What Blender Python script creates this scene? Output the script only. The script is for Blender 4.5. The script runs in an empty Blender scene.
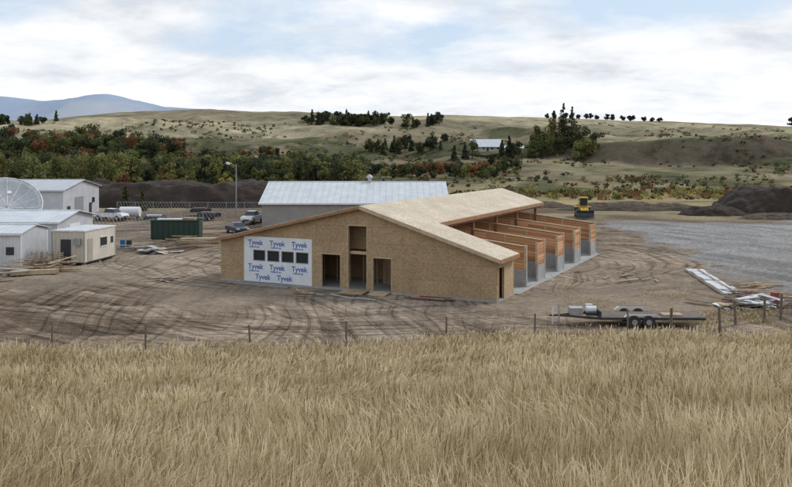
import bpy, bmesh, math, random
import numpy as np
from mathutils import Vector, Matrix
rng=np.random.default_rng(7); random.seed(7)
S=bpy.context.scene
COL=S.collection
H=10.6
# ---------------------------------------------------------------- noise
def vnoise(x,y,seed=0):
    xi=np.floor(x).astype(np.int64); yi=np.floor(y).astype(np.int64)
    fx=x-xi; fy=y-yi; fx=fx*fx*(3-2*fx); fy=fy*fy*(3-2*fy)
    def h(a,b):
        n=(a*374761393+b*668265263+seed*1442695041)&0xffffffff
        n=((n^(n>>13))*1274126177)&0xffffffff
        return ((n^(n>>16))&0xffff)/65535.0
    return (h(xi,yi)*(1-fx)+h(xi+1,yi)*fx)*(1-fy)+(h(xi,yi+1)*(1-fx)+h(xi+1,yi+1)*fx)*fy
def fbm(x,y,o=4,seed=0):
    s=0;a=.5;t=0
    for i in range(o):
        s=s+a*vnoise(x*2**i+13.7*i,y*2**i-7.3*i,seed+i);t+=a;a*=.5
    return s/t
def sst(a,b,x):
    t=np.clip((x-a)/(b-a),0,1); return t*t*(3-2*t)
# ---------------------------------------------------------------- terrain height
_tab=np.interp(np.arange(0,9000.),[0,175,215,260,300,350,400,450,520,600,700,760,900,1300,9000],[0,0,-1.5,-1.0,1.8,5.5,9.5,13.5,21,31,40,41,30,5,0])
_k=np.hanning(61);_k/=_k.sum()
_sm=np.convolve(_tab,_k,'same'); _sm[:170]=0; _sm[-60:]=0
def zf(X,Y):
    X=np.asarray(X,float);Y=np.asarray(Y,float)
    Ye=edge(X)
    d=Ye-Y
    z=np.where(d>0,0.20*d-0.9*(1-np.exp(-np.clip(d,0,200)/6)),0)
    z=z+np.where(d>0,0.35*(fbm(X/6,Y/6,3,5)-.5)*sst(0,6,d),0)
    hill=np.interp(Y,np.arange(0,9000.),_sm)
    R=np.interp(X,[-900,-500,-326,-280,-228,-161,-79,3,36,86,135,200,250,326,450,900],[30,32,34.5,37,42,44.5,43,39.4,40.3,38.6,37,35.3,33.7,30.4,31,36])/40
    m=sst(250,600,Y)
    z2=hill*(1+(R-1)*m)
    a=sst(270,420,Y)*(1-.75*sst(560,690,Y))
    rv=np.abs(fbm(X/75,Y/110,4,11)-.5)*2
    z2=z2+a*(rv*15-4.8)+a*(fbm(X/30,Y/30,3,21)-.5)*3
    e=((X-135)/70)**2+((Y-400)/48)**2
    z2=z2+9.5*sst(1.25,.45,e)
    e=((X-60)/60)**2+((Y-470)/60)**2
    z2=z2+5*np.exp(-e)
    z2=z2-4.5*np.exp(-((X+5)/40)**2-((Y-400)/70)**2)
    far=(110+95*sst(-480,-950,X)+72*np.exp(-((X+1371)/190)**2)+62*np.exp(-((X+1890)/240)**2)+14*(fbm(X/160,Y/400,3,3)-.5)*2)
    far=far*np.exp(-((Y-4000)/650)**2)*sst(200,-500,X)
    z2=z2+far
    site=sst(0,2,-d)*(1-sst(160,200,Y))
    cx,cy=X-0.,Y-78.
    mic=(fbm(X/2.5,Y/2.5,3,31)-.5)*.14-rutmask(X,Y)*.08
    z=z+z2*(Y>60)+site*mic*sst(0,1,np.hypot(cx/17,cy/15)-1)
    return z
def edge(X):
    return 45.0+.10*np.clip(X,-40,22)+.8*np.sin(X*.21)
def rutmask(X,Y):
    w=5*(fbm(X/22,Y/22,2,8)-.5)*2
    r=np.hypot((X-1)*.72,Y-84);an=np.arctan2(Y-84,(X-1)*.72)
    a=sst(.56,.65,fbm(r*1.1+w*1.3,an*1.5,2,301))*sst(.38,.52,fbm(X/12,Y/9,3,311))
    r2=np.hypot(X+34,Y-36);an2=np.arctan2(Y-36,X+34)
    b=sst(.58,.66,fbm(r2*1.0+w,an2*1.8,2,321))*sst(.44,.56,fbm(X/14,Y/10,3,331))
    r3=np.hypot(X-48,Y-58);an3=np.arctan2(Y-58,X-48)
    c=sst(.58,.66,fbm(r3*1.0+w,an3*2.2,2,341))*sst(.44,.56,fbm(X/14,Y/10,3,351))
    return np.clip(a+b*.8+c*.8,0,1)
def zt(x,y): return float(zf(np.array([x]),np.array([y]))[0])
# ---------------------------------------------------------------- materials
def newmat(name):
    m=bpy.data.materials.new(name);m.use_nodes=True
    nt=m.node_tree; b=nt.nodes['Principled BSDF']; return m,nt,b
def N(nt,t,**kw):
    n=nt.nodes.new(t)
    for k,v in kw.items(): setattr(n,k,v)
    return n
def mathn(nt,op,a,b=None,c=None):
    n=nt.nodes.new('ShaderNodeMath');n.operation=op
    for i,v in enumerate((a,b,c)):
        if v is None: continue
        if isinstance(v,(int,float)): n.inputs[i].default_value=v
        else: nt.links.new(v,n.inputs[i])
    return n.outputs[0]
def ramp(nt,fac,stops):
    r=nt.nodes.new('ShaderNodeValToRGB');el=r.color_ramp.elements
    while len(el)<len(stops): el.new(.5)
    for e,(p,c) in zip(el,stops):
        e.position=p; e.color=(c,c,c,1) if isinstance(c,(int,float)) else (*c,1)
    nt.links.new(fac,r.inputs[0]); return r.outputs[0]
def mul(nt,a,b,fac=1.,mode='MULTIPLY'):
    n=nt.nodes.new('ShaderNodeMix');n.data_type='RGBA';n.blend_type=mode
    for s,v in ((n.inputs['Factor'],fac),(n.inputs[6],a),(n.inputs[7],b)):
        if isinstance(v,(int,float)): s.default_value=v
        elif isinstance(v,tuple): s.default_value=(*v,1)
        else: nt.links.new(v,s)
    return n.outputs[2]
def noise(nt,vec,scale,detail=4,rough=.55,dist=0):
    n=nt.nodes.new('ShaderNodeTexNoise');n.inputs['Scale'].default_value=scale
    n.inputs['Detail'].default_value=detail;n.inputs['Roughness'].default_value=rough;n.inputs['Distortion'].default_value=dist
    if vec is not None: nt.links.new(vec,n.inputs['Vector'])
    return n.outputs['Fac']
def simple(name,col,rough=.7,metal=0,var=.25,scale=3,bump=0.,grime=True):
    m,nt,b=newmat(name)
    tc=N(nt,'ShaderNodeTexCoord').outputs['Object']
    n1=noise(nt,tc,scale,6,.65)
    c=mul(nt,col,ramp(nt,n1,[(.3,1-var),(.7,1+var*.4)]))
    if grime:
        n2=noise(nt,tc,scale*7,4,.6)
        c=mul(nt,c,ramp(nt,n2,[(.35,.82),(.6,1.0)]))
    nt.links.new(c,b.inputs['Base Color'])
    b.inputs['Roughness'].default_value=rough;b.inputs['Metallic'].default_value=metal
    if bump:
        bp=N(nt,'ShaderNodeBump');bp.inputs['Strength'].default_value=bump;bp.inputs['Distance'].default_value=.02
        nt.links.new(n1,bp.inputs['Height']);nt.links.new(bp.outputs[0],b.inputs['Normal'])
    return m
def panelmat(name,col,axes,pw,ph,seam=.012,flake=True,seamdark=.6,rough=.75,panelvar=.12):
    m,nt,b=newmat(name)
    tc=N(nt,'ShaderNodeTexCoord').outputs['Object']
    sp=N(nt,'ShaderNodeSeparateXYZ');nt.links.new(tc,sp.inputs[0])
    cb=N(nt,'ShaderNodeCombineXYZ')
    nt.links.new(sp.outputs[axes[0]],cb.inputs[0]);nt.links.new(sp.outputs[axes[1]],cb.inputs[1])
    br=N(nt,'ShaderNodeTexBrick');br.offset=.5
    nt.links.new(cb.outputs[0],br.inputs['Vector'])
    br.inputs['Scale'].default_value=1;br.inputs['Brick Width'].default_value=pw;br.inputs['Row Height'].default_value=ph
    br.inputs['Mortar Size'].default_value=seam;br.inputs['Mortar Smooth'].default_value=.2
    br.inputs['Color1'].default_value=(1,1,1,1);br.inputs['Color2'].default_value=(1-panelvar,1-panelvar*1.1,1-panelvar*1.2,1)
    br.inputs['Mortar'].default_value=(seamdark,seamdark*.95,seamdark*.9,1)
    c=mul(nt,col,br.outputs['Color'])
    if flake:
        mp=N(nt,'ShaderNodeMapping');nt.links.new(tc,mp.inputs[0]);mp.inputs['Scale'].default_value=(9,9,13)
        v=N(nt,'ShaderNodeTexVoronoi');v.inputs['Scale'].default_value=1.3;nt.links.new(mp.outputs[0],v.inputs['Vector'])
        sv=N(nt,'ShaderNodeSeparateColor');nt.links.new(v.outputs['Color'],sv.inputs[0])
        c=mul(nt,c,ramp(nt,sv.outputs[0],[(0,(.74,.69,.63)),(.5,(1,.98,.95)),(1,(1.2,1.18,1.12))]))
    n=noise(nt,tc,.5,5,.6)
    c=mul(nt,c,ramp(nt,n,[(.3,.84),(.7,1.06)]))
    nt.links.new(c,b.inputs['Base Color']);b.inputs['Roughness'].default_value=rough
    return m
def ribmat(name,col,axis,period,rough=.45,metal=0.,depth=.5,dirty=.12):
    m,nt,b=newmat(name)
    tc=N(nt,'ShaderNodeTexCoord').outputs['Object']
    sp=N(nt,'ShaderNodeSeparateXYZ');nt.links.new(tc,sp.inputs[0])
    f=mathn(nt,'FRACT',mathn(nt,'DIVIDE',sp.outputs[axis],period))
    tri=mathn(nt,'ABSOLUTE',mathn(nt,'SUBTRACT',f,.5))
    rib=ramp(nt,tri,[(.34,0.),(.46,1.)])
    n=noise(nt,tc,.7,6,.6)
    c=mul(nt,col,ramp(nt,n,[(.3,1-dirty*1.6),(.7,1+dirty*.3)]))
    c=mul(nt,c,ramp(nt,tri,[(.36,1.),(.42,.80),(.47,.95)]))
    nt.links.new(c,b.inputs['Base Color'])
    bp=N(nt,'ShaderNodeBump');bp.inputs['Strength'].default_value=depth;bp.inputs['Distance'].default_value=.03
    nt.links.new(rib,bp.inputs['Height']);nt.links.new(bp.outputs[0],b.inputs['Normal'])
    b.inputs['Roughness'].default_value=rough;b.inputs['Metallic'].default_value=metal
    return m
M={}
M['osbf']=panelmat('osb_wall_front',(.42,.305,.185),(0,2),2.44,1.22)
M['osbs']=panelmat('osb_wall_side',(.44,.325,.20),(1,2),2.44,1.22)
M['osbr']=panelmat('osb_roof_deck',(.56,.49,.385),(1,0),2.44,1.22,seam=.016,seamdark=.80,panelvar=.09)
M['fascia']=simple('cedar_fascia',(.36,.19,.09),.7,0,.3,2)
M['stud']=simple('lumber_stud',(.56,.43,.27),.7,0,.3,3)
M['timber']=simple('post_timber',(.24,.11,.06),.7,0,.3,2)
M['conc']=simple('concrete',(.38,.38,.37),.85,0,.25,1.2,.3)
M['black']=simple('black_rubber',(.03,.03,.03),.7,0,.3,5)
M['glass']=simple('dark_glass',(.025,.03,.035),.15,0,.1,2,0,False)
M['wrap']=simple('house_wrap',(.74,.77,.80),.55,0,.14,.9,.6,False)
M['blue']=simple('wrap_print_blue',(.05,.13,.42),.6,0,.1,3,0,False)
M['white']=simple('white_painted_metal',(.74,.75,.76),.45,0,.12,1)
M['grey']=simple('grey_metal',(.33,.34,.35),.5,.3,.2,2)
M['galv']=simple('galvanised_steel',(.48,.49,.50),.4,.6,.2,3)
M['yellow']=simple('yellow_machine_paint',(.62,.40,.04),.5,0,.25,3)
M['carblue']=simple('dark_blue_car_paint',(.02,.03,.06),.25,0,.1,2,0,False)
M['carwhite']=simple('white_car_paint',(.72,.73,.74),.3,0,.1,2,0,False)
M['green']=simple('dark_green_steel',(.02,.05,.035),.55,0,.3,2)
M['cream']=simple('cream_siding',(.55,.50,.40),.6,0,.12,1)
M['creamd']=simple('cream_trim',(.38,.34,.28),.6,0,.12,1)
M['red']=simple('red_primer',(.30,.07,.05),.6,0,.3,3)
M['wood']=simple('weathered_board',(.45,.33,.21),.8,0,.4,1.5)
M['woodg']=simple('grey_weathered_wood',(.18,.145,.115),.85,0,.4,4)
M['steel']=simple('dark_steel_frame',(.05,.05,.055),.55,.3,.3,3)
M['soil']=simple('dark_soil',(.046,.032,.024),1.,0,.55,.5,.8)
M['soilp']=simple('brown_soil',(.11,.085,.06),1.,0,.4,.5,.8)
M['tarp']=simple('tarpaulin_white',(.62,.63,.65),.6,0,.3,1.2,.5)
M['tarpb']=simple('tarpaulin_blue',(.06,.16,.36),.6,0,.25,1.2,.5)
M['wire']=simple('rusty_wire',(.13,.115,.10),.7,.4,.3,1,0,False)
M['mroof']=ribmat('standing_seam_roof',(.58,.61,.63),0,.9,.4,.15)
M['mwall']=ribmat('beige_ribbed_wall',(.34,.315,.285),0,.3,.6)
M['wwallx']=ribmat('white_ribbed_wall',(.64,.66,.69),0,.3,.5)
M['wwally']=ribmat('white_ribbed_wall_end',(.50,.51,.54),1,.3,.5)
M['wroof']=ribmat('pale_ribbed_roof',(.60,.63,.66),0,.6,.45,.1)
M['groof']=ribmat('grey_ribbed_roof',(.48,.51,.54),0,.6,.5,.1)
M['creamx']=ribmat('cream_ribbed_siding',(.58,.53,.44),0,.4,.6)
M['creamy']=ribmat('cream_ribbed_siding_side',(.60,.55,.48),1,.4,.6)
M['dish']=simple('dish_mesh_grey',(.42,.44,.46),.6,.2,.2,.8)
def boardmat():
    m,nt,b=newmat('stacked_fir_boards')
    tc=N(nt,'ShaderNodeTexCoord').outputs['Object']
    sp=N(nt,'ShaderNodeSeparateXYZ');nt.links.new(tc,sp.inputs[0])
    zz=mathn(nt,'DIVIDE',mathn(nt,'ADD',sp.outputs[2],mathn(nt,'MULTIPLY',sp.outputs[0],.10)),.24)
    f=mathn(nt,'FRACT',zz);k=mathn(nt,'FLOOR',zz)
    cb=N(nt,'ShaderNodeCombineXYZ');nt.links.new(k,cb.inputs[2])
    nt.links.new(mathn(nt,'FLOOR',mathn(nt,'DIVIDE',sp.outputs[0],5.1)),cb.inputs[0])
    nt.links.new(mathn(nt,'FLOOR',mathn(nt,'DIVIDE',sp.outputs[1],3.1)),cb.inputs[1])
    w=N(nt,'ShaderNodeTexWhiteNoise');nt.links.new(cb.outputs[0],w.inputs['Vector'])
    c=mul(nt,(.62,.32,.155),ramp(nt,w.outputs['Value'],[(0,(.60,.52,.46)),(1,(1.2,1.25,1.3))]))
    c=mul(nt,c,ramp(nt,f,[(0,.3),(.10,1),(.90,1),(1,.4)]))
    mp=N(nt,'ShaderNodeMapping');nt.links.new(tc,mp.inputs[0]);mp.inputs['Scale'].default_value=(.6,.6,14)
    c=mul(nt,c,ramp(nt,noise(nt,mp.outputs[0],2,5,.6),[(.3,.8),(.7,1.08)]))
    nt.links.new(c,b.inputs['Base Color']);b.inputs['Roughness'].default_value=.7
    return m
M['boards']=boardmat()
# ---------------------------------------------------------------- mesh builder
class MB:
    def __init__(s): s.v=[];s.f=[];s.m=[];s.mats=[]
    def mi(s,k):
        if k not in s.mats: s.mats.append(k)
        return s.mats.index(k)
    def hexa(s,p,k):
        n=len(s.v);s.v+=[tuple(q) for q in p]
        for f in ((0,3,2,1),(4,5,6,7),(0,1,5,4),(1,2,6,5),(2,3,7,6),(3,0,4,7)):
            s.f.append(tuple(n+i for i in f));s.m.append(s.mi(k))
        return s
    def box(s,x0,x1,y0,y1,z0,z1,k):
        return s.hexa([(x0,y0,z0),(x1,y0,z0),(x1,y1,z0),(x0,y1,z0),(x0,y0,z1),(x1,y0,z1),(x1,y1,z1),(x0,y1,z1)],k)
    def slope(s,x0,x1,y0,y1,za,zb,t,k):
        return s.hexa([(x0,y0,za),(x1,y0,zb),(x1,y1,zb),(x0,y1,za),(x0,y0,za+t),(x1,y0,zb+t),(x1,y1,zb+t),(x0,y1,za+t)],k)
    def slopey(s,x0,x1,y0,y1,za,zb,t,k):
        return s.hexa([(x0,y0,za),(x1,y0,za),(x1,y1,zb),(x0,y1,zb),(x0,y0,za+t),(x1,y0,za+t),(x1,y1,zb+t),(x0,y1,zb+t)],k)
    def cyl(s,p0,p1,r0,r1,k,n=10,cap=True):
        p0=Vector(p0);p1=Vector(p1);d=(p1-p0).normalized()
        a=d.orthogonal().normalized();b=d.cross(a);o=len(s.v)
        for p,r in ((p0,r0),(p1,r1)):
            for i in range(n):
                t=2*math.pi*i/n;s.v.append(tuple(p+(a*math.cos(t)+b*math.sin(t))*r))
        for i in range(n):
            j=(i+1)%n;s.f.append((o+i,o+j,o+n+j,o+n+i));s.m.append(s.mi(k))
        if cap:
            s.f.append(tuple(o+i for i in reversed(range(n))));s.m.append(s.mi(k))
            s.f.append(tuple(o+n+i for i in range(n)));s.m.append(s.mi(k))
        return s
    def extr(s,prof,y0,y1,k,inset=0):
        n=len(prof);o=len(s.v)
        for y in (y0,y1): s.v+=[(x,y,z) for x,z in prof]
        for i in range(n):
            j=(i+1)%n;s.f.append((o+i,o+n+i,o+n+j,o+j));s.m.append(s.mi(k))
        s.f.append(tuple(o+i for i in range(n)));s.m.append(s.mi(k))
        s.f.append(tuple(o+n+i for i in reversed(range(n))));s.m.append(s.mi(k))
        return s
    def obj(s,name,parent=None,loc=(0,0,0),rz=0,bevel=0,rot=None,smooth=False):
        me=bpy.data.meshes.new(name);me.from_pydata(s.v,[],s.f)
        for k in s.mats: me.materials.append(M[k])
        me.polygons.foreach_set('material_index',s.m);me.update()
        bm=bmesh.new();bm.from_mesh(me);bmesh.ops.recalc_face_normals(bm,faces=bm.faces);bm.to_mesh(me);bm.free()
        if smooth: me.polygons.foreach_set('use_smooth',[True]*len(me.polygons))
        o=bpy.data.objects.new(name,me);COL.objects.link(o)
        o.location=loc;o.rotation_euler=rot if rot else (0,0,rz)
        if parent: o.parent=parent
        if bevel:
            b=o.modifiers.new('b','BEVEL');b.width=bevel;b.segments=2;b.limit_method='ANGLE'
        return o
def empty(name,loc=(0,0,0),rz=0):
    e=bpy.data.objects.new(name,None);COL.objects.link(e);e.location=loc;e.rotation_euler=(0,0,rz);e.empty_display_size=.5;return e
# ---------------------------------------------------------------- terrain sheet
def make_terrain():
    ys=[-60.]
    while ys[-1]<8000:
        y=ys[-1]; ys.append(y+ (2.0 if y<2 else (.6 if y<44 else max(.27,min(.0070*(y-22), 60)))))
    ys=np.array(ys);nk=820
    k=np.linspace(-1,1,nk); k=np.sign(k)*np.abs(k)**1.25*1.3
    KK,YY=np.meshgrid(k,ys)
    XX=KK*(np.abs(YY)*.85+42)
    ZZ=zf(XX,YY)
    ny=len(ys)
    P=np.stack([XX,YY,ZZ],-1).reshape(-1,3)
    i=np.arange((ny-1)*(nk-1));r=i//(nk-1);c=i%(nk-1);a=r*nk+c
    F=np.stack([a,a+1,a+nk+1,a+nk],-1)
    me=bpy.data.meshes.new('ground')
    me.vertices.add(len(P));me.vertices.foreach_set('co',P.ravel())
    me.loops.add(F.size);me.loops.foreach_set('vertex_index',F.ravel())
    me.polygons.add(len(F));me.polygons.foreach_set('loop_start',np.arange(0,F.size,4));me.polygons.foreach_set('loop_total',np.full(len(F),4))
    me.update(calc_edges=True);me.polygons.foreach_set('use_smooth',np.ones(len(F),bool))
    X=P[:,0];Y=P[:,1];Z=P[:,2]
    C=np.zeros((len(P),3))
    def lay(mask,col):
        nonlocal C
        C=C*(1-mask[:,None])+np.array(col)[None]*mask[:,None]
    n1=fbm(X/9,Y/9,4,41);n2=fbm(X/60,Y/60,5,51);n3=fbm(X/22,Y/22,4,61);n4=fbm(X/140,Y/50,4,71)
    C[:]=(.245,.190,.142)
    r=np.hypot((X-1)*.72,Y-84);an=np.arctan2(Y-84,(X-1)*.72)
    lay(sst(.48,.62,fbm(r/3.2+n1*5,an*2.2,4,303))*.75,(.160,.120,.088))
    lay(sst(.5,.64,fbm(r/2.6+n1*5,an*2.4,4,305))*.55,(.32,.257,.195))
    lay(sst(.50,.60,n1)*.6,(.145,.109,.080))
    lay(sst(.52,.64,fbm(X/4,Y/4,4,46))*.4,(.31,.25,.195))
    lay(rutmask(X,Y)*.8,(.112,.085,.064))
    lay(sst(1.6,1.05,np.hypot((X-2)/19,(Y-76)/17))*.45,(.33,.27,.21))
    lay(sst(-16,-26,X)*sst(60,70,Y)*(1-sst(96,110,Y))*.4*sst(.4,.55,n1),(.33,.28,.22))
    d=edge(X)-Y
    nb=(n1-.5)*9+(fbm(X/3,Y/3,3,45)-.5)*5
    g=sst(-1.6,2.2,X-29.5-nb-0.03*(Y-90))*sst(60,65,Y+nb)*(1-sst(120,130,Y+nb))
    lay(g*.93,(.275,.272,.265))
    lay(g*sst(.48,.64,fbm(X/5,Y/5,4,47))*.45,(.34,.338,.33))
    lay(g*sst(.52,.66,fbm(X/9,Y/9,4,49))*.55,(.21,.195,.175))
    tr=sst(.60,.68,fbm((X*.8+Y*.35)*1.0,(Y-X*.3)/16,2,55))
    lay(g*tr*.6,(.175,.165,.15))
    w=sst(122,132,Y+(n1-.5)*14)
    lay(w,(.15,.115,.085))
    lay(w*sst(.48,.6,n3),(.27,.225,.145))
    w=sst(150,165,Y+(n1-.5)*14)*sst(-10,30,X)
    lay(w,(.38,.30,.17))
    w=sst(165,200,Y+(n3-.5)*40)
    lay(w*.9,(.26,.215,.13)); lay(w*sst(.40,.60,n3),(.10,.102,.055))
    w=sst(250,300,Y)
    lay(w,(.185,.158,.105)); lay(w*sst(.42,.56,n3),(.095,.098,.056)); lay(w*sst(.52,.66,n2)*.6,(.28,.24,.155))
    yy=Y+(n2-.5)*150-.10*(X+50)
    w=sst(450,500,yy)
    lay(w,(.355,.305,.205)); lay(w*sst(.45,.52,n4)*.75,(.255,.235,.155)); lay(w*sst(.55,.62,n2)*.6,(.19,.182,.12))
    st=np.sin(X*.011+Y*.021+4*fbm(X/200,Y/200,2,77));lay(w*sst(.35,.45,st)*.5,(.20,.16,.115));lay(w*sst(-.55,-.65,st)*.4,(.40,.345,.23))
    lay(w*sst(.55,.63,fbm(X/45,Y/14,4,79))*.5,(.155,.148,.095))
    ss=np.sin((Y+.25*X+30*n2)*.16);lay(w*sst(.3,.8,ss)*.28*sst(.45,.55,n4),(.20,.175,.125))
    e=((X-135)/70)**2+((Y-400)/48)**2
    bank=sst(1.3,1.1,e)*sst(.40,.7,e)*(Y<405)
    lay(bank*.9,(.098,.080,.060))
    lay(sst(.5,.3,e)*.8,(.33,.28,.185))
    w=sst(900,1500,Y);lay(w,(.28,.34,.44)); lay(w*sst(.48,.62,fbm(X/300,Y/500,4,81))*.6,(.40,.41,.42))  # far hills: aerial haze painted into the ground colour as blue-grey
    w=sst(-1.2,.6,d+(n1-.5)*3);lay(w,(.33,.265,.16))
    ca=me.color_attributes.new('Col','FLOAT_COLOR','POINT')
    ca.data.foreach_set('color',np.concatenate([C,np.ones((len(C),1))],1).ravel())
    zn=np.zeros((len(P),4));zn[:,3]=1
    zn[:,0]=(1-sst(118,135,Y))*sst(-2,1,-d)*(1-.9*g)*sst(.34,.54,fbm(X/13,Y/10,3,401))
    zn[:,1]=g; zn[:,2]=sst(200,300,Y)*(1-sst(1000,1600,Y))
    cb=me.color_attributes.new('Zone','FLOAT_COLOR','POINT');cb.data.foreach_set('color',zn.ravel())
    m,nt,b=newmat('ground_earth')
    at=N(nt,'ShaderNodeAttribute');at.attribute_name='Col'
    az=N(nt,'ShaderNodeAttribute');az.attribute_name='Zone'
    sz=N(nt,'ShaderNodeSeparateColor');nt.links.new(az.outputs['Color'],sz.inputs[0])
    geo=N(nt,'ShaderNodeNewGeometry');pos=geo.outputs['Position']
    c=at.outputs['Color']
    sp=N(nt,'ShaderNodeSeparateXYZ');nt.links.new(pos,sp.inputs[0])
    nearm=mathn(nt,'SUBTRACT',1.,mathn(nt,'MINIMUM',mathn(nt,'MULTIPLY',mathn(nt,'MAXIMUM',mathn(nt,'SUBTRACT',sp.outputs[1],900.),0.),.001),1.))
    c=mul(nt,c,ramp(nt,noise(nt,pos,2.0,6,.75),[(.3,.58),(.5,1.),(.75,1.35)]),nearm)
    c=mul(nt,c,ramp(nt,noise(nt,pos,.16,5,.65),[(.32,.80),(.7,1.14)]),nearm)
    hs=ramp(nt,noise(nt,pos,.07,8,.78),[(.35,.50),(.5,1.),(.66,1.3)])
    c=mul(nt,c,hs,sz.outputs[2])
    heights=[]
    for (cx,cy,ax,fr,sd,thr,st) in ((1,84,.72,2.3,0,.57,.9),(-34,36,1.,2.2,7,.58,.85),(48,58,1.,2.2,3,.58,.85)):
        dx=mathn(nt,'MULTIPLY',mathn(nt,'SUBTRACT',sp.outputs[0],cx),ax);dy=mathn(nt,'SUBTRACT',sp.outputs[1],cy)
        r=mathn(nt,'SQRT',mathn(nt,'ADD',mathn(nt,'MULTIPLY',dx,dx),mathn(nt,'MULTIPLY',dy,dy)))
        an=mathn(nt,'ARCTAN2',dy,dx)
        wob=mathn(nt,'MULTIPLY',noise(nt,pos,.05,1,.5),26.)
        cbn=N(nt,'ShaderNodeCombineXYZ');nt.links.new(mathn(nt,'ADD',mathn(nt,'MULTIPLY',r,fr),wob),cbn.inputs[0]);nt.links.new(mathn(nt,'MULTIPLY',an,2.0),cbn.inputs[1]);cbn.inputs[2].default_value=sd
        nn=noise(nt,cbn.outputs[0],1.,2,.6)
        tr=ramp(nt,nn,[(thr-.20,1.25),(thr-.10,1.),(thr,1.),(thr+.03,.56),(thr+.10,.64)])
        f=mathn(nt,'MULTIPLY',sz.outputs[0],st)
        c=mul(nt,c,tr,f);heights.append(nn)
    gs=ramp(nt,noise(nt,pos,3.5,6,.9),[(.38,.55),(.5,1),(.62,1.45)])
    c=mul(nt,c,gs,sz.outputs[1])
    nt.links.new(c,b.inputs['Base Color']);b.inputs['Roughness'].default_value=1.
    b.inputs['Specular IOR Level'].default_value=.0
    bp=N(nt,'ShaderNodeBump');bp.inputs['Strength'].default_value=1.;bp.inputs['Distance'].default_value=.16
    nt.links.new(mathn(nt,'ADD',mathn(nt,'MULTIPLY',noise(nt,pos,1.6,6,.75),nearm),mathn(nt,'MULTIPLY',heights[0],mathn(nt,'MULTIPLY',sz.outputs[0],-.8))),bp.inputs['Height'])
    nt.links.new(bp.outputs[0],b.inputs['Normal'])
    me.materials.append(m)
    o=bpy.data.objects.new('ground',me);COL.objects.link(o)
make_terrain()
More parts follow.
